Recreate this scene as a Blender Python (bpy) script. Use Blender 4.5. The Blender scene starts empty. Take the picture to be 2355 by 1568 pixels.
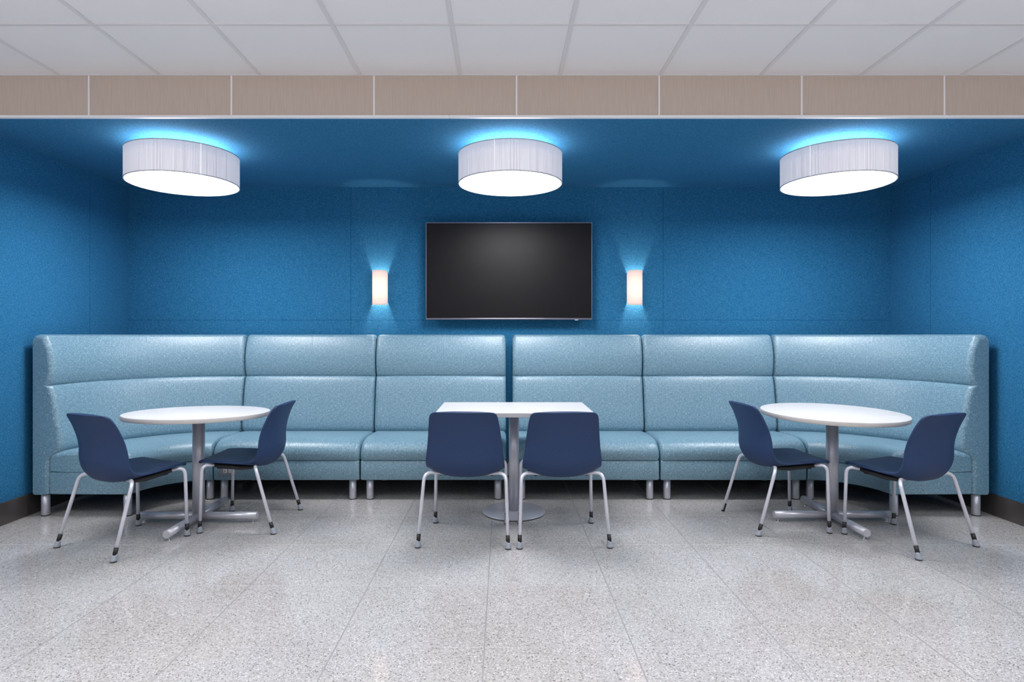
import bpy, bmesh, math, random
from mathutils import Vector, Matrix
random.seed(7)
C = bpy.context.scene.collection
PI = math.pi

# ------------------------------------------------------------------ materials
def new_mat(name):
    m = bpy.data.materials.new(name); m.use_nodes = True
    return m, m.node_tree.nodes, m.node_tree.links, m.node_tree.nodes['Principled BSDF']

def plain(name, col, rough=0.5, metal=0.0, spec=0.5, bump=None):
    m, N, L, b = new_mat(name)
    b.inputs['Base Color'].default_value = (*col, 1)
    b.inputs['Roughness'].default_value = rough
    b.inputs['Metallic'].default_value = metal
    b.inputs['Specular IOR Level'].default_value = spec
    tc = N.new('ShaderNodeTexCoord'); nz = N.new('ShaderNodeTexNoise')
    nz.inputs['Scale'].default_value = 60 if bump is None else bump[0]
    L.new(tc.outputs['Object'], nz.inputs['Vector'])
    bp = N.new('ShaderNodeBump'); bp.inputs['Strength'].default_value = .02 if bump is None else bump[1]
    bp.inputs['Distance'].default_value = .002
    L.new(nz.outputs['Fac'], bp.inputs['Height']); L.new(bp.outputs['Normal'], b.inputs['Normal'])
    return m

def ramp(N, stops, interp='LINEAR'):
    r = N.new('ShaderNodeValToRGB'); r.color_ramp.interpolation = interp
    e = r.color_ramp.elements
    while len(e) > 1: e.remove(e[-1])
    e[0].position = stops[0][0]; e[0].color = (*stops[0][1], 1)
    for p, c in stops[1:]:
        x = e.new(p); x.color = (*c, 1)
    return r

def math_node(N, L, op, a, b=None, c=None):
    n = N.new('ShaderNodeMath'); n.operation = op
    for i, v in enumerate((a, b, c)):
        if v is None: continue
        if isinstance(v, (int, float)): n.inputs[i].default_value = v
        else: L.new(v, n.inputs[i])
    return n.outputs[0]

def mix_col(N, L, fac, a, b, blend='MIX'):
    n = N.new('ShaderNodeMix'); n.data_type = 'RGBA'; n.blend_type = blend
    for i, v in ((0, fac), (6, a), (7, b)):
        if isinstance(v, (int, float)): n.inputs[i].default_value = v
        elif isinstance(v, tuple): n.inputs[i].default_value = (*v, 1)
        else: L.new(v, n.inputs[i])
    return n.outputs[2]

def grid_line(N, L, coord, origin, step, width):
    """1 on a thin line every `step`, through `origin`"""
    t = math_node(N, L, 'ADD', coord, -origin + 1000 * step + step / 2)
    t = math_node(N, L, 'MODULO', t, step)
    t = math_node(N, L, 'ABSOLUTE', math_node(N, L, 'ADD', t, -step / 2))
    return math_node(N, L, 'LESS_THAN', t, width / 2)

def terrazzo():
    m, N, L, b = new_mat('polished_terrazzo')
    g = N.new('ShaderNodeNewGeometry'); sep = N.new('ShaderNodeSeparateXYZ'); L.new(g.outputs['Position'], sep.inputs[0])
    v = N.new('ShaderNodeTexVoronoi'); v.inputs['Scale'].default_value = 235; v.inputs['Randomness'].default_value = 1
    wr = N.new('ShaderNodeTexNoise'); wr.inputs['Scale'].default_value = 90
    L.new(g.outputs['Position'], wr.inputs['Vector'])
    ad = N.new('ShaderNodeVectorMath'); ad.operation = 'MULTIPLY_ADD'
    L.new(wr.outputs['Color'], ad.inputs[0]); ad.inputs[1].default_value = (.009, .009, 0); L.new(g.outputs['Position'], ad.inputs[2])
    L.new(ad.outputs[0], v.inputs['Vector'])
    sc = N.new('ShaderNodeSeparateColor'); L.new(v.outputs['Color'], sc.inputs[0])
    r = ramp(N, [(0, (.16, .155, .145)), (.05, (.29, .28, .265)), (.14, (.385, .375, .365)), (.42, (.435, .427, .42)), (.72, (.48, .47, .465)), (.92, (.63, .62, .62))], 'CONSTANT')
    L.new(sc.outputs[0], r.inputs[0])
    big = N.new('ShaderNodeTexNoise'); big.inputs['Scale'].default_value = 2.2; big.inputs['Detail'].default_value = 5
    L.new(g.outputs['Position'], big.inputs['Vector'])
    br = ramp(N, [(.3, (.92, .915, .90)), (.7, (1.03, 1.03, 1.04))])
    L.new(big.outputs['Fac'], br.inputs[0])
    c = mix_col(N, L, 1.0, r.outputs[0], br.outputs[0], 'MULTIPLY')
    gx = grid_line(N, L, sep.outputs[0], -.0765, .61, .0060)
    gy = grid_line(N, L, sep.outputs[1], 2.50, .6105, .0042)
    gr = math_node(N, L, 'MAXIMUM', gx, gy)
    c = mix_col(N, L, gy, c, (.38, .372, .37))
    c = mix_col(N, L, gx, c, (.29, .285, .285))
    L.new(c, b.inputs['Base Color'])
    ro = math_node(N, L, 'MULTIPLY_ADD', gr, .17, .115)
    L.new(ro, b.inputs['Roughness'])
    b.inputs['Specular IOR Level'].default_value = .55
    bp = N.new('ShaderNodeBump'); bp.inputs['Strength'].default_value = .12; bp.inputs['Distance'].default_value = .002
    L.new(math_node(N, L, 'SUBTRACT', 1, gx), bp.inputs['Height']); L.new(bp.outputs['Normal'], b.inputs['Normal'])
    return m

def felt(name, seams_y=(), seams_x=(), seams_z=()):
    m, N, L, b = new_mat(name)
    g = N.new('ShaderNodeNewGeometry'); sep = N.new('ShaderNodeSeparateXYZ'); L.new(g.outputs['Position'], sep.inputs[0])
    n1 = N.new('ShaderNodeTexNoise'); n1.inputs['Scale'].default_value = 120; n1.inputs['Detail'].default_value = 3; n1.inputs['Roughness'].default_value = .6
    n1.inputs['Distortion'].default_value = .8
    L.new(g.outputs['Position'], n1.inputs['Vector'])
    r = ramp(N, [(.26, (.008, .108, .235)), (.50, (.023, .165, .330)), (.74, (.072, .258, .455))])
    L.new(n1.outputs['Fac'], r.inputs[0])
    c = r.outputs[0]
    for ax, vals in ((0, seams_x), (1, seams_y), (2, seams_z)):
        for val in vals:
            d = math_node(N, L, 'ABSOLUTE', math_node(N, L, 'ADD', sep.outputs[ax], -val))
            f = math_node(N, L, 'LESS_THAN', d, .0014)
            c = mix_col(N, L, f, c, (.002, .06, .15))
    L.new(c, b.inputs['Base Color'])
    b.inputs['Roughness'].default_value = .95
    b.inputs['Specular IOR Level'].default_value = .12
    b.inputs['Sheen Weight'].default_value = .08
    b.inputs['Sheen Tint'].default_value = (.35, .6, .9, 1)
    bp = N.new('ShaderNodeBump'); bp.inputs['Strength'].default_value = .35; bp.inputs['Distance'].default_value = .004
    L.new(n1.outputs['Fac'], bp.inputs['Height']); L.new(bp.outputs['Normal'], b.inputs['Normal'])
    return m

def upholstery():
    m, N, L, b = new_mat('teal_woven_vinyl')
    uv = N.new('ShaderNodeUVMap'); uv.uv_map = 'UVMap'
    def streak(sx, sy, lo, hi, off):
        mp = N.new('ShaderNodeMapping'); mp.inputs['Scale'].default_value = (sx, sy, 1); mp.inputs['Location'].default_value = (off, off * .7, 0)
        L.new(uv.outputs[0], mp.inputs[0])
        nz = N.new('ShaderNodeTexNoise'); nz.inputs['Scale'].default_value = 1; nz.inputs['Detail'].default_value = 1.5
        nz.noise_dimensions = '2D'
        L.new(mp.outputs[0], nz.inputs['Vector'])
        mr = N.new('ShaderNodeMapRange'); mr.inputs[1].default_value = lo; mr.inputs[2].default_value = hi
        L.new(nz.outputs['Fac'], mr.inputs[0]); return mr.outputs[0]
    a = streak(430, 52, .57, .72, 3.1); d = streak(52, 430, .57, .72, 17.3)
    dk1 = streak(370, 60, .53, .75, 31.7); dk2 = streak(60, 370, .53, .75, 47.9)
    fine = N.new('ShaderNodeTexNoise'); fine.noise_dimensions = '2D'; fine.inputs['Scale'].default_value = 380; fine.inputs['Detail'].default_value = 2
    L.new(uv.outputs[0], fine.inputs['Vector'])
    base = ramp(N, [(.3, (.100, .225, .308)), (.7, (.192, .36, .455))]); L.new(fine.outputs['Fac'], base.inputs[0])
    light = math_node(N, L, 'MULTIPLY', math_node(N, L, 'MAXIMUM', a, d), .72)
    dark = math_node(N, L, 'MULTIPLY', math_node(N, L, 'MAXIMUM', dk1, dk2), .62)
    c = mix_col(N, L, dark, base.outputs[0], (.07, .17, .24))
    c = mix_col(N, L, light, c, (.46, .66, .76))
    L.new(c, b.inputs['Base Color'])
    b.inputs['Roughness'].default_value = .40
    b.inputs['Specular IOR Level'].default_value = .9
    bp = N.new('ShaderNodeBump'); bp.inputs['Strength'].default_value = .25; bp.inputs['Distance'].default_value = .001
    L.new(fine.outputs['Fac'], bp.inputs['Height']); L.new(bp.outputs['Normal'], b.inputs['Normal'])
    return m

def grain(name, c0, c1, rough, sc=(260, 260, 6), coord='Object', spec=.4, bumps=.1):
    m, N, L, b = new_mat(name)
    tc = N.new('ShaderNodeTexCoord'); mp = N.new('ShaderNodeMapping'); mp.inputs['Scale'].default_value = sc
    L.new(tc.outputs[coord], mp.inputs[0])
    nz = N.new('ShaderNodeTexNoise'); nz.inputs['Scale'].default_value = 1; nz.inputs['Detail'].default_value = 3
    L.new(mp.outputs[0], nz.inputs['Vector'])
    r = ramp(N, [(.3, c0), (.7, c1)]); L.new(nz.outputs['Fac'], r.inputs[0]); L.new(r.outputs[0], b.inputs['Base Color'])
    b.inputs['Roughness'].default_value = rough; b.inputs['Specular IOR Level'].default_value = spec
    bp = N.new('ShaderNodeBump'); bp.inputs['Strength'].default_value = bumps; bp.inputs['Distance'].default_value = .001
    L.new(nz.outputs['Fac'], bp.inputs['Height']); L.new(bp.outputs['Normal'], b.inputs['Normal'])
    return m

def drum_fabric():
    """pleated string shade, lit from inside"""
    m, N, L, b = new_mat('string_shade')
    uv = N.new('ShaderNodeUVMap'); uv.uv_map = 'UVMap'
    mp = N.new('ShaderNodeMapping'); mp.inputs['Scale'].default_value = (250, 1.0, 1); L.new(uv.outputs[0], mp.inputs[0])
    nz = N.new('ShaderNodeTexNoise'); nz.noise_dimensions = '2D'; nz.inputs['Scale'].default_value = 1; nz.inputs['Detail'].default_value = 3
    L.new(mp.outputs[0], nz.inputs['Vector'])
    r = ramp(N, [(.34, (.60, .585, .65)), (.60, (.86, .85, .92))]); L.new(nz.outputs['Fac'], r.inputs[0])
    L.new(r.outputs[0], b.inputs['Base Color']); L.new(r.outputs[0], b.inputs['Emission Color'])
    b.inputs['Emission Strength'].default_value = SHADE_E
    b.inputs['Roughness'].default_value = .7
    return m

def emit(name, col, s):
    m, N, L, b = new_mat(name)
    b.inputs['Base Color'].default_value = (.8, .8, .8, 1)
    b.inputs['Emission Color'].default_value = (*col, 1); b.inputs['Emission Strength'].default_value = s
    return m

def sconce_glass():
    m, N, L, b = new_mat('frosted_sconce_shade'); N.remove(b)
    out = N['Material Output']
    d = N.new('ShaderNodeBsdfDiffuse'); d.inputs[0].default_value = (.80, .66, .60, 1)
    t = N.new('ShaderNodeBsdfTranslucent'); t.inputs[0].default_value = (.36, .32, .30, 1)
    mx = N.new('ShaderNodeMixShader'); mx.inputs[0].default_value = .45
    L.new(d.outputs[0], mx.inputs[1]); L.new(t.outputs[0], mx.inputs[2])
    e = N.new('ShaderNodeEmission'); e.inputs[0].default_value = (1, .80, .76, 1); e.inputs[1].default_value = .38
    ad = N.new('ShaderNodeAddShader'); L.new(mx.outputs[0], ad.inputs[0]); L.new(e.outputs[0], ad.inputs[1])
    L.new(ad.outputs[0], out.inputs[0])
    return m

# light levels
SHADE_E = .42
DISC_E = 25.0
TOP_E = 12.5
BULB_E = 1150
ROOM_W = 21
FILL_W = 23

M = dict(
    floor=terrazzo(),
    felt_back=felt('blue_felt_back', seams_z=(1.413,), seams_x=(-1.37, 1.44)),
    felt_side=felt('blue_felt_side', seams_y=(4.98,)),
    felt_ceil=felt('blue_felt_soffit'),
    fabric=upholstery(),
    tile=plain('ceiling_tile', (.80, .80, .815), .9, spec=.2, bump=(220, .15)),
    tbar=plain('white_grid_metal', (.70, .69, .70), .38, .0, .6),
    wood=grain('taupe_wood_laminate', (.53, .44, .375), (.60, .50, .43), .5, (320, 320, 9)),
    trim=plain('brushed_aluminium_trim', (.92, .92, .95), .45, .15),
    base=plain('dark_bronze_base', (.15, .135, .13), .25, .6),
    alu=plain('silver_painted_metal', (.58, .59, .65), .34, .45),
    chrome=plain('chrome_glide', (.7, .7, .72), .15, 1.0),
    chairmetal=plain('pale_silver_tube', (.74, .76, .84), .32, .35),
    navy=grain('navy_fabric', (.014, .037, .105), (.025, .055, .142), .55, (700, 700, 60), 'Object', .35, .15),
    black=plain('black_plastic', (.012, .012, .014), .5),
    greyrub=plain('grey_rubber', (.30, .33, .38), .55),
    white=plain('white_laminate', (.70, .695, .70), .32, spec=.5),
    cream=plain('cream_edge_band', (.62, .60, .58), .45),
    screen=plain('tv_screen', (.003, .0025, .004), .42, 0, .30, bump=(60, 0)),
    bezel=plain('tv_bezel', (.30, .29, .36), .3, .8),
    plate=plain('grey_outlet_plate', (.30, .29, .31), .4, .3),
    socket=plain('white_socket', (.75, .76, .78), .4),
    roomwall=plain('room_paint', (.62, .61, .61), .9),
    darkwall=plain('room_dark_wall', (.06, .06, .07), .9),
    string=drum_fabric(),
    seam=emit('shade_seam', (.95, .95, 1), .55),
    disc=emit('lamp_diffuser', (.98, .965, 1.0), DISC_E),
    up=emit('lamp_uplight', (1.0, .90, .84), TOP_E),
    canopy=plain('lamp_canopy', (.7, .7, .72), .5),
    sconce=sconce_glass(),
    bulb=emit('sconce_bulb', (1, .76, .62), BULB_E),
)

# ------------------------------------------------------------------ mesh helpers
def link_mesh(name, bm, mat, parent=None, smooth=True, loc=None, cap_flat=True):
    me = bpy.data.meshes.new(name)
    bmesh.ops.recalc_face_normals(bm, faces=bm.faces)
    bm.to_mesh(me); bm.free()
    mats = mat if isinstance(mat, (list, tuple)) else [mat]
    for x in mats: me.materials.append(x)
    o = bpy.data.objects.new(name, me); C.objects.link(o)
    if parent: o.parent = parent
    if loc: o.location = loc
    for p in me.polygons: p.use_smooth = smooth and len(p.vertices) <= 4
    return o

def tag(o, label=None, cat=None, group=None, kind=None):
    if label: o['label'] = label
    if cat: o['category'] = cat
    if group: o['group'] = group
    if kind: o['kind'] = kind
    return o

def thing(name, label, cat, loc=(0, 0, 0), rz=0, group=None):
    o = bpy.data.objects.new(name, None); C.objects.link(o)
    o.empty_display_size = .1
    o.location = loc; o.rotation_euler = (0, 0, rz)
    return tag(o, label, cat, group)

def box(bm, x0, x1, y0, y1, z0, z1, bev=0, seg=2):
    vs = [bm.verts.new((x, y, z)) for z in (z0, z1) for x, y in ((x0, y0), (x1, y0), (x1, y1), (x0, y1))]
    f = [(3, 2, 1, 0), (4, 5, 6, 7), (0, 1, 5, 4), (1, 2, 6, 5), (2, 3, 7, 6), (3, 0, 4, 7)]
    fs = [bm.faces.new([vs[i] for i in q]) for q in f]
    if bev:
        es = list({e for fc in fs for e in fc.edges})
        bmesh.ops.bevel(bm, geom=es, offset=bev, segments=seg, affect='EDGES', profile=.5)

def boxobj(name, dims, mat, parent=None, bev=0, seg=2):
    bm = bmesh.new(); box(bm, *dims, bev=bev, seg=seg)
    return link_mesh(name, bm, mat, parent, smooth=False)

def lathe(bm, prof, n=48, cx=0, cy=0, uv=False, matsplit=None):
    """prof: (r, z) list; r==0 closes to a pole"""
    rings = []
    for r, z in prof:
        if r < 1e-6: rings.append([bm.verts.new((cx, cy, z))])
        else: rings.append([bm.verts.new((cx + r * math.cos(2 * PI * i / n), cy + r * math.sin(2 * PI * i / n), z)) for i in range(n)])
    lay = bm.loops.layers.uv.new('UVMap') if uv else None
    for k in range(len(rings) - 1):
        a, b = rings[k], rings[k + 1]
        for i in range(n):
            j = (i + 1) % n
            if len(a) == 1 and len(b) == 1: continue
            if len(a) == 1: f = bm.faces.new((a[0], b[i], b[j]))
            elif len(b) == 1: f = bm.faces.new((a[i], a[j], b[0]))
            else:
                f = bm.faces.new((a[i], a[j], b[j], b[i]))
                if uv:
                    R = prof[k][0]
                    for lp, (u, v) in zip(f.loops, ((i, k), (i + 1, k), (i + 1, k + 1), (i, k + 1))):
                        lp[lay].uv = (2 * PI * R * u / n, prof[v][1])

def tube(bm, pts, r, n=12, caps=True, r_end=None):
    pts = [Vector(p) for p in pts]
    t0 = (pts[1] - pts[0]).normalized()
    up = Vector((0, 0, 1)) if abs(t0.z) < .9 else Vector((1, 0, 0))
    nrm = (up - t0 * up.dot(t0)).normalized(); rings = []
    for i, p in enumerate(pts):
        if i == 0: t = t0
        elif i == len(pts) - 1: t = (pts[i] - pts[i - 1]).normalized()
        else: t = ((pts[i] - pts[i - 1]).normalized() + (pts[i + 1] - pts[i]).normalized()).normalized()
        nrm = (nrm - t * nrm.dot(t)).normalized(); bn = t.cross(nrm)
        rr = r if r_end is None else r + (r_end - r) * i / (len(pts) - 1)
        rings.append([bm.verts.new(p + rr * (math.cos(2 * PI * k / n) * nrm + math.sin(2 * PI * k / n) * bn)) for k in range(n)])
    for a, b in zip(rings, rings[1:]):
        for k in range(n): bm.faces.new((a[k], a[(k + 1) % n], b[(k + 1) % n], b[k]))
    if caps: bm.faces.new(rings[0][::-1]); bm.faces.new(rings[-1])

def fillet(pts, rad, n=7):
    pts = [Vector(p) for p in pts]; out = [pts[0]]
    for a, p, b in zip(pts, pts[1:], pts[2:]):
        da, db = (a - p), (b - p); d = min(rad, da.length * .49, db.length * .49)
        A, B = p + da.normalized() * d, p + db.normalized() * d
        for i in range(n + 1):
            t = i / n; out.append(A * (1 - t) ** 2 + p * 2 * t * (1 - t) + B * t * t)
    return out + [pts[-1]]

def smooth_profile(pts, closed=True, sub=4):
    """catmull-rom resample of an open list"""
    P = [Vector((a, b)) for a, b in pts]; out = []
    n = len(P)
    for i in range(n - 1):
        p0 = P[max(i - 1, 0)]; p1 = P[i]; p2 = P[i + 1]; p3 = P[min(i + 2, n - 1)]
        for k in range(sub):
            t = k / sub
            out.append(.5 * ((2 * p1) + (-p0 + p2) * t + (2 * p0 - 5 * p1 + 4 * p2 - p3) * t * t + (-p0 + 3 * p1 - 3 * p2 + p3) * t ** 3))
    out.append(P[-1]); return out

def sstep(a, b, x):
    t = max(0.0, min(1.0, (x - a) / (b - a))); return t * t * (3 - 2 * t)

def padded(bm, fmap, prof, s0, s1, r, n=24, crease=None, crown=0.0, crownmask=None, inset=None):
    """loft a closed (d,z) profile from s0 to s1 with softly rounded ends.  fmap(s,d,z)->world"""
    m = len(prof)
    area = sum(prof[i].x * prof[(i + 1) % m].y - prof[(i + 1) % m].x * prof[i].y for i in range(m))
    sg = 1 if area > 0 else -1
    nor = []
    for i in range(m):
        t = (prof[(i + 1) % m] - prof[i - 1])
        t = t.normalized() if t.length > 1e-9 else Vector((1, 0))
        nor.append(Vector((t.y, -t.x)) * sg)
    cum = [0]
    for i in range(m): cum.append(cum[-1] + (prof[(i + 1) % m] - prof[i]).length)
    st = []; K = 5
    for k in range(K):
        a = PI / 2 * k / K; st.append((s0 + r * (1 - math.cos(a)) if 0 else s0 + r * (1 - math.cos(a)), r * (1 - math.sin(a))))
    for k in range(n + 1): st.append((s0 + r + (s1 - s0 - 2 * r) * k / n, 0))
    for k in range(K - 1, -1, -1):
        a = PI / 2 * k / K; st.append((s1 - r * (1 - math.cos(a)), r * (1 - math.sin(a))))
    if crease is not None:
        w = .003
        st = [q for q in st if abs(q[0] - crease) > w * 3.2] + [(crease - 3 * w, 0), (crease - 2 * w, 0), (crease - w, 0.0001), (crease, .0016), (crease + w, 0.0001), (crease + 2 * w, 0), (crease + 3 * w, 0)]
        st.sort(key=lambda q: q[0])
    lay = bm.loops.layers.uv.new('UVMap'); rings = []
    for s, ins in st:
        u = (s - s0) / (s1 - s0); cr = crown * (1 - (2 * u - 1) ** 4)
        ring = []
        for i, p in enumerate(prof):
            if inset is not None and crease is not None and abs(s - crease) > .02:
                a_, b_ = inset(p); q = Vector((p.x - ins * a_, p.y - ins * b_))
            else:
                q = p - nor[i] * ins
            if crownmask: q = q + nor[i] * cr * crownmask(p)
            ring.append(bm.verts.new(fmap(s, q.x, q.y)))
        rings.append(ring)
    for a in range(len(rings) - 1):
        for i in range(m):
            j = (i + 1) % m
            f = bm.faces.new((rings[a][i], rings[a][j], rings[a + 1][j], rings[a + 1][i]))
            for lp, (ss, cc) in zip(f.loops, ((st[a][0], cum[i]), (st[a][0], cum[i + 1]), (st[a + 1][0], cum[i + 1]), (st[a + 1][0], cum[i]))):
                lp[lay].uv = (ss, cc)
    for ring in (rings[0], rings[-1]):
        f = bm.faces.new(ring)
        for lp, p in zip(f.loops, prof): lp[lay].uv = (p.x + 5, p.y + 5)

# ------------------------------------------------------------------ room shell
XL, XR, YF, YB, ZC, ZS = -3.375, 3.49, 3.714, 5.485, 2.864, 2.61
RX0, RX1, RY0 = -5.6, 5.7, -5.5
def struct(name, dims, mat, bev=0):
    return tag(boxobj(name, dims, mat, bev=bev), kind='structure')
struct('floor', (RX0, RX1, RY0, YB + .1, -.1, 0), M['floor'])
struct('ceiling', (RX0, RX1, RY0, YF + .03, ZC, ZC + .1), M['tile'])
struct('ceiling_alcove', (XL - .1, XR + .1, YF + .02, YB + .1, ZS, ZS + .1), M['felt_ceil'])
struct('wall_back', (XL - .1, XR + .1, YB, YB + .1, 0, ZS), M['felt_back'])
struct('wall_left', (XL - .1, XL, YF, YB, 0, ZS), M['felt_side'])
struct('wall_right', (XR, XR + .1, YF, YB, 0, ZS), M['felt_side'])
struct('wall_front_left', (RX0, XL - .1, YF, YF + .1, 0, ZC), M['roomwall'])
struct('wall_front_right', (XR + .1, RX1, YF, YF + .1, 0, ZC), M['roomwall'])
struct('wall_room_left', (RX0 - .1, RX0, RY0, YF + .1, 0, ZC), M['roomwall'])
struct('wall_room_right', (RX1, RX1 + .1, RY0, YF + .1, 0, ZC), M['roomwall'])
struct('wall_room_rear', (RX0, RX1, RY0 - .1, RY0, 0, ZC), M['darkwall'])
# wood header: separate laminate panels, tiny gaps covered by metal strips
bm = bmesh.new(); sx = [RX0] + [.0821 + .8685 * k for k in range(-6, 7)] + [RX1]
sx = sorted(v for v in sx if RX0 <= v <= RX1)
for a, b in zip(sx, sx[1:]): box(bm, a + .001, b - .001, YF, YF + .02, ZS - .004, ZC, 0)
tag(link_mesh('wall_header', bm, M['wood'], smooth=False), kind='structure')
bm = bmesh.new()
for v in sx[1:-1]: box(bm, v - .0045, v + .0045, YF - .002, YF + .004, ZS, ZC - .002)
tag(link_mesh('trim_1', bm, M['trim'], smooth=False), kind='structure')
bm = bmesh.new()
cuts = [RX0, -.328, 2.72, RX1]
for a, b in zip(cuts, cuts[1:]):
    box(bm, a, b - .001, YF - .006, YF + .022, ZS - .007, ZS + .008, .0025, 1)
tag(link_mesh('trim_2', bm, M['trim'], smooth=False), kind='structure')
# suspended ceiling grid
bm = bmesh.new()
gx = -.262 - .61 * 8
while gx < RX1:
    if gx > RX0: box(bm, gx - .012, gx + .012, RY0, YF - .0105, ZC - .005, ZC + .001, .001, 1)
    gx += .61
gy = 3.11
while gy > RY0:
    box(bm, RX0, RX1, gy - .012, gy + .012, ZC - .0042, ZC + .001, .001, 1); gy -= .61
box(bm, RX0, RX1, YF - .0105, YF - .0002, ZC - .0055, ZC + .001)
tag(link_mesh('trim_3', bm, M['tbar'], smooth=False), kind='structure')
BH = .152
struct('baseboard_left', (XL, XL + .014, YF, YB, 0, BH), M['base'], .002)
struct('baseboard_right', (XR - .014, XR, YF, YB, 0, BH), M['base'], .002)
struct('baseboard_back', (XL + .014, XR - .014, YB - .014, YB, 0, BH), M['base'], .002)

# ------------------------------------------------------------------ sofas
YR = 5.41
BACK = smooth_profile([(.0, 1.262), (.004, 1.274), (.018, 1.281), (.045, 1.283), (.072, 1.280), (.088, 1.268), (.098, 1.245), (.118, 1.19), (.134, 1.12), (.138, 1.06), (.134, 1.00), (.124, .955), (.115, .934), (.104, .925)], sub=3)
BACK += smooth_profile([(.1045, .921), (.124, .912), (.142, .87), (.158, .80), (.174, .70), (.190, .60), (.199, .53), (.197, .485), (.178, .452), (.145, .43), (.122, .405), (.118, .36), (.118, .20), (.115, .166), (.106, .157), (.09, .155)], sub=3)
BACK += [Vector((.01, .155)), Vector((0, .165)), Vector((0, .5)), Vector((0, .9))]
CUSH = smooth_profile([(.126, .32), (.124, .40), (.128, .440), (.16, .455), (.3, .464), (.45, .468), (.56, .466), (.625, .457), (.672, .436), (.700, .405), (.711, .37), (.709, .335), (.700, .318), (.68, .3145), (.4, .3145), (.15, .3145)], sub=3)[:-1]
BASE = [Vector(p) for p in ((.112, .168), (.112, .30), (.118, .308), (.13, .3135), (.40, .3135), (.68, .3135), (.694, .309), (.700, .30), (.701, .24), (.700, .17), (.694, .159), (.682, .155), (.4, .155), (.126, .155))]

def sofa_parts(root, fmap, s0, s1, n, legs, crease):
    bm = bmesh.new(); padded(bm, fmap, BACK, s0 + .002, s1 - .002, .034, n, crease, .008, lambda p: sstep(.07, .10, p.x) * sstep(.42, .50, p.y),
           lambda p: (sstep(.02, .09, p.x), sstep(1.18, 1.275, p.y)))
    link_mesh('backrest', bm, M['fabric'], root)
    bm = bmesh.new(); padded(bm, fmap, CUSH, s0 + .001, s1 - .001, .036, n, crease, .010, lambda p: sstep(.315, .40, p.y) * sstep(.15, .40, p.x),
           lambda p: (sstep(.50, .70, p.x), sstep(.33, .45, p.y)))
    link_mesh('seat_cushion', bm, M['fabric'], root)
    bm = bmesh.new(); padded(bm, fmap, BASE, s0 + .004, s1 - .004, .012, n, None)
    link_mesh('base', bm, M['fabric'], root)
    for s, d in legs:
        p = fmap(s, d, 0)
        bm = bmesh.new(); lathe(bm, [(0, .004), (.026, .004), (.0275, .006), (.0275, .158), (0, .158)], 28, p[0], p[1])
        lg = link_mesh('leg', bm, M['alu'], root)
        bm = bmesh.new(); lathe(bm, [(0, 0), (.0285, 0), (.0285, .005), (0, .005)], 28, p[0], p[1])
        link_mesh('foot_pad', bm, M['black'], lg)

def socket_set(parent, x0, x1, z0, z1, y, two=True):
    pl = boxobj('power_outlet', (x0, x1, y - .006, y + .02, z0, z1), M['plate'], parent, .0015, 1)
    pl['label'] = 'grey outlet plate with white sockets'
    cs = ((x0 + x1) / 2 - .020, (x0 + x1) / 2 + .020) if two else ((x0 + x1) / 2,)
    zc = (z0 + z1) / 2
    for i, c in enumerate(cs):
        sk = boxobj('socket', (c - .0135, c + .0135, y - .0085, y - .004, zc - .0135, zc + .0135), M['socket'], pl, .001, 1)
        bm = bmesh.new()
        if i == 0:
            box(bm, c - .006, c - .001, y - .0092, y - .008, zc - .008, zc + .008)
            box(bm, c + .003, c + .005, y - .0092, y - .008, zc - .006, zc + .006)
        else:
            box(bm, c + .002, c + .008, y - .0092, y - .008, zc + .005, zc + .0075)
            box(bm, c + .002, c + .008, y - .0092, y - .008, zc - .0075, zc - .005)
            box(bm, c - .008, c - .003, y - .0092, y - .008, zc - .0025, zc + .0025)
        # slot marks live inside the socket face
        s2 = link_mesh('slot_tmp', bm, M['black'], None, smooth=False)
        me = sk.data; me.materials.append(M['black'])
        b2 = bmesh.new(); b2.from_mesh(me); k = len(b2.faces); b2.from_mesh(s2.data)
        b2.faces.ensure_lookup_table()
        for f in b2.faces[k:]: f.material_index = 1
        b2.to_mesh(me); b2.free()
        dm = s2.data; bpy.data.objects.remove(s2); bpy.data.meshes.remove(dm)
    return pl

G = 'high-back teal sofa sections along the alcove walls'
def straight(x0, x1, label):
    cx = (x0 + x1) / 2
    root = thing('high_back_sofa', label, 'sofa', (cx, 0, 0), 0, G)
    w = x1 - x0
    fm = lambda s, d, z: (s - w / 2, YR - d, z)
    sofa_parts(root, fm, 0, w, 20, [(.066, .645), (w - .066, .645), (.066, .07), (w - .066, .07)], w / 2 + .02)
    return root
u1 = straight(-2.243, -1.108, 'straight teal high-back sofa section with power outlet in base, right of left round table')
u2 = straight(-1.106, .0265, 'straight teal high-back sofa section behind the left navy chair of the rectangular table')
u3 = straight(.0800, 1.2115, 'straight teal high-back sofa section behind the right navy chair of the rectangular table')
u4 = straight(1.2145, 2.352, 'straight teal high-back sofa section between the right sconce and the right round table')
socket_set(u1, -2.181 + 1.6755, -2.067 + 1.6755, .200, .260, YR - .701)
c3 = (.0800 + 1.2115) / 2
socket_set(u3, .034 - c3, .0795 - c3, .196, .292, YR - .690, two=False)
def corner(side, label):
    cx = -2.2455 if side < 0 else 2.3545
    root = thing('curved_corner_sofa', label, 'sofa', (cx, 4.29, 0), 0, G)
    rx, ry, Rm = 1.066, YR - 4.29, 1.0
    fm = lambda s, d, z: (side * (rx - d) * math.sin(s / Rm), (ry - d) * math.cos(s / Rm), z)
    s1 = PI / 2 * Rm
    sofa_parts(root, fm, 0, s1, 48, [(.10, .645), (.055, .07), (1.487, .645), (1.532, .062)], s1 / 2)
corner(-1, 'curved teal corner sofa section wrapping into the left wall, behind the left round table')
corner(1, 'curved teal corner sofa section wrapping into the right wall, behind the right round table')

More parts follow.
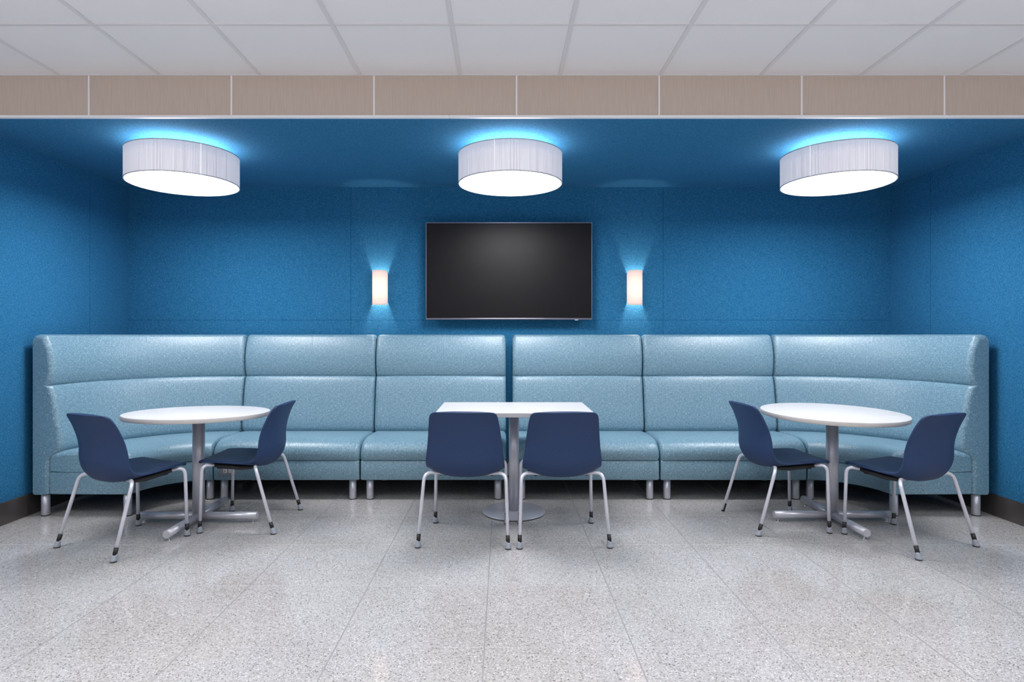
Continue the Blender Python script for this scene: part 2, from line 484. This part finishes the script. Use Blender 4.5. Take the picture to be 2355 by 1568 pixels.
# ------------------------------------------------------------------ tables
def stem_table_top_plate(root, z, r=.11):
    bm = bmesh.new(); lathe(bm, [(0, z - .006), (r, z - .006), (r, z), (0, z)], 32)
    link_mesh('mounting_plate', bm, M['alu'], root)

def round_table(x, y, z, tilt, label):
    root = thing('round_table', label, 'table', (x, y, 0), 0, 'round white tables on cross bases')
    R, T = .457, .029
    bm = bmesh.new(); lathe(bm, [(0, 0), (R - .004, 0), (R - .0012, -.0012), (R - .001, -.003)], 128)
    top = link_mesh('tabletop', bm, M['white'], root, loc=(0, 0, z))
    bm = bmesh.new(); lathe(bm, [(R - .001, -.003), (R, -.005), (R, -T + .003), (R - .003, -T), (0, -T)], 128)
    eb = link_mesh('edge_band', bm, M['cream'], top)
    top.rotation_euler = tilt
    bm = bmesh.new(); lathe(bm, [(0, .03), (.039, .03), (.039, z - T - .002), (0, z - T - .002)], 40)
    link_mesh('post', bm, M['alu'], root)
    stem_table_top_plate(root, z - T - .001, .10)
    zc, rt = .0465, .0255
    for k in range(4):
        a = k * PI / 2; ux, uy = math.cos(a), math.sin(a); L_ = .400
        bm = bmesh.new(); tube(bm, [(0, 0, zc), (ux * .2, uy * .2, zc), (ux * (L_ - .002), uy * (L_ - .002), zc)], rt, 28)
        tube(bm, [(ux * (L_ - .0021), uy * (L_ - .0021), zc), (ux * L_, uy * L_, zc)], rt * .98, 28, r_end=rt * .9)
        arm = link_mesh('base_arm', bm, M['alu'], root)
        bm = bmesh.new(); fx, fy = ux * .372, uy * .372
        lathe(bm, [(0, 0), (.0125, 0), (.0135, .002), (.012, .005), (.0045, .007), (.0035, .008), (.0035, .026), (0, .026)], 20, fx, fy)
        link_mesh('leveling_foot', bm, M['chrome'], arm)
    return root
round_table(-2.08, 4.165, .754, (math.radians(-1.25), math.radians(.35), 0), 'round white table on a silver cross base, in front of the left curved sofa section')
round_table(2.262, 4.190, .752, (math.radians(1.45), math.radians(.6), 0), 'round white table on a silver cross base, in front of the right curved sofa section')

root = thing('rectangular_table', 'white rectangular table on a silver post and round base plate, centre of the alcove', 'table', (.078, 4.405, 0), 0)
bm = bmesh.new(); box(bm, -.536, .536, -.322, .345, .7265, .756, .002, 2)
link_mesh('tabletop', bm, M['white'], root, smooth=False)
bm = bmesh.new(); lathe(bm, [(0, .010), (.0365, .010), (.0365, .722), (0, .722)], 40); link_mesh('post', bm, M['alu'], root)
stem_table_top_plate(root, .727, .12)
bm = bmesh.new(); lathe(bm, [(0, .004), (.226, .004), (.2285, .006), (.2285, .012), (.226, .014), (.04, .0155), (0, .016)], 96)
bp_ = link_mesh('base_plate', bm, M['alu'], root)
bm = bmesh.new(); lathe(bm, [(0, 0), (.222, 0), (.222, .0045), (0, .0045)], 64); link_mesh('rubber_pad', bm, M['black'], bp_)

# ------------------------------------------------------------------ chair
SP = [  # y, z, halfwidth, edge forward (y), edge raise (z)
    (.272, .440, .192, -.004, .000), (.262, .449, .206, .000, .002), (.240, .452, .216, .0, .004), (.17, .447, .226, .0, .009),
    (.09, .437, .233, .0, .016), (.02, .423, .238, .0, .026), (-.05, .413, .241, .008, .036), (-.10, .406, .2425, .020, .050),
    (-.14, .414, .243, .035, .056), (-.168, .452, .2425, .047, .040), (-.184, .49, .240, .055, .028), (-.190, .535, .236, .057, .014),
    (-.190, .585, .231, .055, .006), (-.194, .64, .2255, .048, .002), (-.203, .69, .220, .040, .0), (-.217, .74, .2145, .032, .0),
    (-.232, .782, .2085, .024, -.002), (-.241, .803, .2005, .020, -.004), (-.2455, .813, .187, .016, -.004), (-.2475, .817, .166, .013, -.003)]
def shell_surface(off, shrink=0.0):
    """rows of points along the profile, offset along the normal"""
    rows = []
    cols = 18
    sub = []
    for i in range(len(SP) - 1):
        for k in range(2):
            t = k / 2; p0 = SP[max(i - 1, 0)]; p1 = SP[i]; p2 = SP[i + 1]; p3 = SP[min(i + 2, len(SP) - 1)]
            sub.append(tuple(.5 * (2 * b + (-a + c) * t + (2 * a - 5 * b + 4 * c - d) * t * t + (-a + 3 * b - 3 * c + d) * t ** 3) for a, b, c, d in zip(p0, p1, p2, p3)))
    sub.append(SP[-1])
    for (y, z, w, ey, ez) in sub:
        row = []
        for c in range(cols + 1):
            u = -1 + 2 * c / cols; us = math.sin(u * PI / 2 * .92) / math.sin(PI / 2 * .92)
            e = abs(us) ** 2.6
            row.append(Vector((us * (w - shrink), y + ey * e, z + ez * e)))
        rows.append(row)
    out = []
    for i, row in enumerate(rows):
        o = []
        for j, p in enumerate(row):
            a = rows[min(i + 1, len(rows) - 1)][j] - rows[max(i - 1, 0)][j]
            b = row[min(j + 1, cols)] - row[max(j - 1, 0)]
            nn = a.cross(b).normalized()
            o.append(p + nn * off)
        out.append(o)
    return out
def shell_bm():
    bm = bmesh.new()
    layers = [(-.0085, .010), (-.0085 + .001, .003), (-.0045, 0), (.0045, 0), (.0085 - .001, .003), (.0085, .010)]
    A = [[[bm.verts.new(p) for p in row] for row in shell_surface(o, s)] for o, s in layers]
    first, last = A[0], A[-1]; R = len(first); K = len(first[0])
    for L_ in (first, last):
        for i in range(R - 1):
            for j in range(K - 1): bm.faces.new((L_[i][j], L_[i][j + 1], L_[i + 1][j + 1], L_[i + 1][j]))
    ring = [(0, j) for j in range(K)] + [(i, K - 1) for i in range(1, R)] + [(R - 1, j) for j in range(K - 2, -1, -1)] + [(i, 0) for i in range(R - 2, 0, -1)]
    for P, Q in zip(A, A[1:]):
        for (a, b) in zip(ring, ring[1:] + ring[:1]):
            bm.faces.new((P[a[0]][a[1]], P[b[0]][b[1]], Q[b[0]][b[1]], Q[a[0]][a[1]]))
    for Lm in A[1:-1]:
        for i in range(1, R - 1):
            for j in range(1, K - 1): bm.verts.remove(Lm[i][j])
    return bm

FEET = {'rear': ((.272, -.242), [(.272, -.242, .012), (.2535, -.118, .428), (.120, -.066, .409)]),
        'front': ((.243, .243), [(.243, .243, .012), (.236, .232, .438), (.170, .165, .424)])}
def make_chair():
    root = thing('shell_chair', '', 'chair')
    sh = link_mesh('seat_shell', shell_bm(), M['navy'], root)
    bm = bmesh.new()
    for s in (-1, 1):
        tube(bm, [(s * .172, .190, .427), (s * .190, .10, .420), (s * .190, 0, .410), (s * .160, -.065, .410)], .0165, 8)
        tube(bm, fillet([(s * .160, -.062, .406), (s * .10, -.05, .398), (0, -.045, .396)], .03), .008, 8)
    box(bm, -.165, .165, -.04, .17, .397, .407, .004, 1)
    link_mesh('underframe', bm, M['black'], root)
    for nm, (ft, path) in FEET.items():
        for s in (-1, 1):
            P = [Vector((s * x, y, z)) for x, y, z in path]
            bm = bmesh.new(); tube(bm, fillet(P, .055), .0108, 14)
            lg = link_mesh('leg', bm, M['chairmetal'], root)
            f = P[0]; d = (P[1] - P[0]).normalized()
            base = Vector((f.x, f.y, 0))
            bm = bmesh.new(); tube(bm, [f + d * .020, f + d * .066], .0122, 14)
            link_mesh('black_sleeve', bm, M['black'], lg)
            bm = bmesh.new()
            n = 20; prof = [(.0185, .006, 0), (.0200, .010, 0), (.0175, .016, .2), (.0150, .030, .6), (.0140, .0405, 1), (.0120, .0405, 1)]
            rings = []
            for r_, z_, t_ in prof:
                cpt = base + Vector((0, 0, z_)) + Vector((d.x, d.y, 0)) / d.z * (z_ - .012)
                rings.append([bm.verts.new((cpt.x + r_ * math.cos(2 * PI * k / n), cpt.y + r_ * math.sin(2 * PI * k / n), cpt.z + (.0035 * math.sin(4 * PI * k / n) * (t_ == 1)))) for k in range(n)])
            for a, b in zip(rings, rings[1:]):
                for k in range(n): bm.faces.new((a[k], a[(k + 1) % n], b[(k + 1) % n], b[k]))
            bm.faces.new(rings[0]); bm.faces.new(rings[-1])
            gl = link_mesh('glide', bm, [M['greyrub'], M['black']], lg)
            k0 = len(gl.data.polygons)
            b2 = bmesh.new(); b2.from_mesh(gl.data); cnt = len(b2.faces)
            lathe(b2, [(0, 0), (.0175, 0), (.0185, .0062), (0, .0062)], 20, base.x, base.y)
            b2.faces.ensure_lookup_table()
            for fc in b2.faces[cnt:]: fc.material_index = 1
            b2.to_mesh(gl.data); b2.free()
            lg['pos'] = nm + ('L' if s < 0 else 'R')
    return root

def dup(root, loc, rz):
    r = root.copy(); C.objects.link(r); r.location = loc; r.rotation_euler = (0, 0, rz)
    for ch in list(root.children):
        c = ch.copy(); C.objects.link(c); c.parent = r
        for g in ch.children:
            d = g.copy(); C.objects.link(d); d.parent = c
    return r
chair0 = make_chair()
CH = [(-2.337, 3.772, -25.6, 'navy shell chair left of the left round table, its back turned to the viewer'),
      (-1.722, 4.188, 90.7, 'navy chair right of the left round table, seen side on facing left'),
      (-.230, 3.900, -2.8, 'left navy shell chair at the rectangular table, seen from behind'),
      (.364, 3.900, 1.6, 'right navy shell chair at the rectangular table, seen from behind'),
      (1.8525, 4.168, -86.6, 'navy chair left of the right round table, facing right, one grey glide missing'),
      (2.516, 3.800, 23.9, 'navy shell chair right of the right round table, its back turned to the viewer')]
for i, (x, y, a, lab) in enumerate(CH):
    if i == 0: ch = chair0; ch.location = (x, y, 0); ch.rotation_euler = (0, 0, math.radians(a))
    else: ch = dup(chair0, (x, y, 0), math.radians(a))
    tag(ch, lab, 'chair', 'navy shell chairs at the tables')
    for lg in ch.children:
        if lg.get('pos'):
            if i == 4 and lg['pos'] == 'rearL':
                for g in list(lg.children):
                    if g.name.startswith('glide'): bpy.data.objects.remove(g)
                    else:
                        P = FEET['rear'][1]; f = Vector((-P[0][0], P[0][1], 0)); t = Vector((-P[1][0], P[1][1], P[1][2])); d = (t - Vector((f.x, f.y, .012))).normalized()
                        bm = bmesh.new(); tube(bm, [f + Vector((0, 0, .001)), f + d * .062], .0117, 14)
                        me = bpy.data.meshes.new('black_sleeve'); bmesh.ops.recalc_face_normals(bm, faces=bm.faces); bm.to_mesh(me); bm.free(); me.materials.append(M['black']); g.data = me
for o in bpy.data.objects:
    if 'pos' in o: del o['pos']

# ------------------------------------------------------------------ drum ceiling lamps
def make_drum():
    root = thing('drum_ceiling_lamp', '', 'lamp', (0, 0, ZS))
    R, zt, zb = .362, -.070, -.274          # relative to soffit
    n = 128
    bm = bmesh.new(); lathe(bm, [(R, zb), (R, zb * .66 + zt * .34), (R, zb * .33 + zt * .67), (R, zt), (R - .004, zt), (R - .004, zb), (R, zb)], n, uv=True)
    link_mesh('shade', bm, M['string'], root)
    bm = bmesh.new()
    for z0, z1 in ((zb - .003, zb + .003), (zt - .004, zt + .003)):
        lathe(bm, [(R + .001, z0), (R + .001, z1), (R - .006, z1), (R - .006, z0), (R + .001, z0)], n)
    link_mesh('shade_rim', bm, M['canopy'], root)
    bm = bmesh.new(); lathe(bm, [(0, zb + .003), (R - .006, zb + .003), (R - .006, zb + .006), (0, zb + .006)], n)
    link_mesh('diffuser', bm, M['disc'], root)
    bm = bmesh.new(); lathe(bm, [(0, zb + .0075), (R - .0045, zb + .0075), (R - .0045, zb + .011), (0, zb + .011)], n)
    link_mesh('light_blocker', bm, M['canopy'], root)  # unseen plate added to stop the diffuser's glow escaping upward
    bm = bmesh.new(); lathe(bm, [(0, -.098), (.26, -.098), (.26, -.091), (0, -.091)], 96)
    link_mesh('light_tray', bm, M['up'], root)
    bm = bmesh.new(); lathe(bm, [(0, -.100), (.07, -.100), (.07, -.002), (.065, 0), (0, 0)], 40)
    link_mesh('canopy', bm, M['canopy'], root)
    return root
def seam_strip(root, ang):
    bm = bmesh.new(); R = .3632; a0 = -PI / 2 + ang
    vs = []
    for da in (-.0055, .0055):
        for z in (-.273, -.071):
            for rr in (R, R - .003): vs.append(bm.verts.new((rr * math.cos(a0 + da), rr * math.sin(a0 + da), z)))
    bmesh.ops.convex_hull(bm, input=vs)
    o = link_mesh('shade_seam', bm, M['seam'], root, smooth=False)
drum0 = make_drum()
DR = [(-2.239, 43.8, 'white pleated drum ceiling lamp above the left round table'),
      (.050, -17, 'white pleated drum ceiling lamp above the wall television'),
      (2.337, -54, 'white pleated drum ceiling lamp above the right round table')]
for i, (x, a, lab) in enumerate(DR):
    if i == 0: d_ = drum0; d_.location = (x, 4.272, ZS)
    else: d_ = dup(drum0, (x, 4.272, ZS), 0)
    tag(d_, lab, 'lamp', 'drum lamps on the blue soffit')
for d_ in [o for o in bpy.data.objects if o.name.startswith('drum_ceiling_lamp')]:
    a = [q for q in DR if abs(q[0] - d_.location.x) < .01][0][1]
    seam_strip(d_, math.radians(a))

# ------------------------------------------------------------------ television
tv = thing('television', 'black flat-screen television mounted on the blue back wall', 'television', (.052, YB, 1.845))
W2, HT, HB = .734, .428, -.430
yf = -.105
bm = bmesh.new(); box(bm, -W2 + .01, W2 - .01, yf + .012, yf + .045, HB + .01, HT - .01, .006, 2)
boxobj('wall_bracket', (-.25, .25, yf + .046, -.0006, -.16, .16), M['black'], tv)
link_mesh('rear_housing', bm, M['black'], tv, smooth=False)
bm = bmesh.new()
box(bm, -W2, W2, yf, yf + .018, HT - .006, HT, .001, 1); box(bm, -W2, W2, yf, yf + .018, HB, HB + .014, .003, 2)
box(bm, -W2, -W2 + .006, yf, yf + .018, HB + .01, HT - .005, .001, 1); box(bm, W2 - .006, W2, yf, yf + .018, HB + .01, HT - .005, .001, 1)
link_mesh('bezel', bm, M['bezel'], tv, smooth=False)
boxobj('screen', (-W2 + .004, W2 - .004, yf + .004, yf + .016, HB + .012, HT - .004), M['screen'], tv)
boxobj('sensor_tab', (.582, .612, yf + .003, yf + .014, HB - .007, HB + .001), M['socket'], tv, .001, 1)

# ------------------------------------------------------------------ sconces
def make_sconce():
    root = thing('wall_sconce', '', 'wall lamp', (0, YB, 1.70))
    bm = bmesh.new(); n, m = 28, 16; H = .155; hw, dp = .064, .098
    grid = []
    for i in range(n + 1):
        th = PI * i / n; x = -hw * math.cos(th); y = -dp * math.sin(th) ** .75 - .001
        arc = min(i, n - i) / n * (hw + dp) * 1.35
        drop = .034 * (1 - math.sqrt(max(0, 1 - (1 - min(arc / .040, 1)) ** 2)))
        grid.append([bm.verts.new((x, y, (H - drop) * (2 * j / m - 1))) for j in range(m + 1)])
    for i in range(n):
        for j in range(m): bm.faces.new((grid[i][j], grid[i + 1][j], grid[i + 1][j + 1], grid[i][j + 1]))
    sh = link_mesh('glass_shade', bm, M['sconce'], root)
    so = sh.modifiers.new('thick', 'SOLIDIFY'); so.thickness = .003; so.offset = 1
    boxobj('backplate', (-.035, .035, -.008, 0, -.09, .09), M['canopy'], root, .002, 1)
    bm = bmesh.new(); bmesh.ops.create_uvsphere(bm, u_segments=20, v_segments=12, radius=.016)
    bmesh.ops.translate(bm, verts=bm.verts, vec=(0, -.062, 0))
    link_mesh('bulb', bm, M['bulb'], root)
    bm = bmesh.new(); tube(bm, [(0, -.006, 0), (0, -.046, 0)], .009, 12); tube(bm, [(0, -.034, 0), (0, -.05, 0)], .012, 12)
    link_mesh('lamp_holder', bm, M['canopy'], root)
    return root
s0 = make_sconce(); s0.location.x = -1.104
s1 = dup(s0, (1.180, YB, 1.70), 0)
tag(s0, 'glowing half-round white wall sconce left of the television', 'wall lamp', 'sconces beside the television')
tag(s1, 'glowing half-round white wall sconce right of the television', 'wall lamp', 'sconces beside the television')

# ------------------------------------------------------------------ room lamps (recessed troffers outside the view), plus added ceiling fill
def area(name, x, y, z, sx, sy, w, col=(1, 1, 1)):
    l = bpy.data.lights.new(name, 'AREA'); l.shape = 'RECTANGLE'; l.size = sx; l.size_y = sy; l.energy = w; l.color = col; l.spread = math.radians(115)
    o = bpy.data.objects.new(name, l); C.objects.link(o); o.location = (x, y, z)
    return o
for yy in (1.9, -.54, -2.98):
    for xx in (-3.6, -1.17, 1.27, 3.71):
        area('ceiling_light_source', xx, yy, ZC - .008, .58, 1.18, ROOM_W, (.985, .97, 1.0))

for yy in (.9, -2.9):  # upward fill lights added out of view to brighten the ceiling, not real fixtures
    for xx in (-4.0, -1.3, 1.4, 4.1):
        o = area('ceiling_fill_light', xx, yy, 1.9, 1.6, .3, FILL_W, (.985, .97, 1.0)); o.rotation_euler = (PI, 0, 0); o.data.spread = PI
w = bpy.data.worlds.new('World'); bpy.context.scene.world = w; w.use_nodes = True
w.node_tree.nodes['Background'].inputs[0].default_value = (.5, .52, .56, 1); w.node_tree.nodes['Background'].inputs[1].default_value = .1

# ------------------------------------------------------------------ camera
cam = bpy.data.cameras.new('Camera'); co = bpy.data.objects.new('Camera', cam); C.objects.link(co)
cam.sensor_width = 36; cam.lens = 36 * 1402 / 2355
cam.shift_x = (1177.5 - 1157) / 2355; cam.shift_y = -(784 - 770) / 2355
co.location = (0, 0, 1.28); co.rotation_euler = (PI / 2, 0, 0); cam.clip_start = .05
sc = bpy.context.scene; sc.camera = co
sc.view_settings.view_transform = 'Standard'; sc.view_settings.look = 'None'; sc.view_settings.gamma = 1
sc.view_settings.use_curve_mapping = False
sc.view_settings.exposure = 0.0
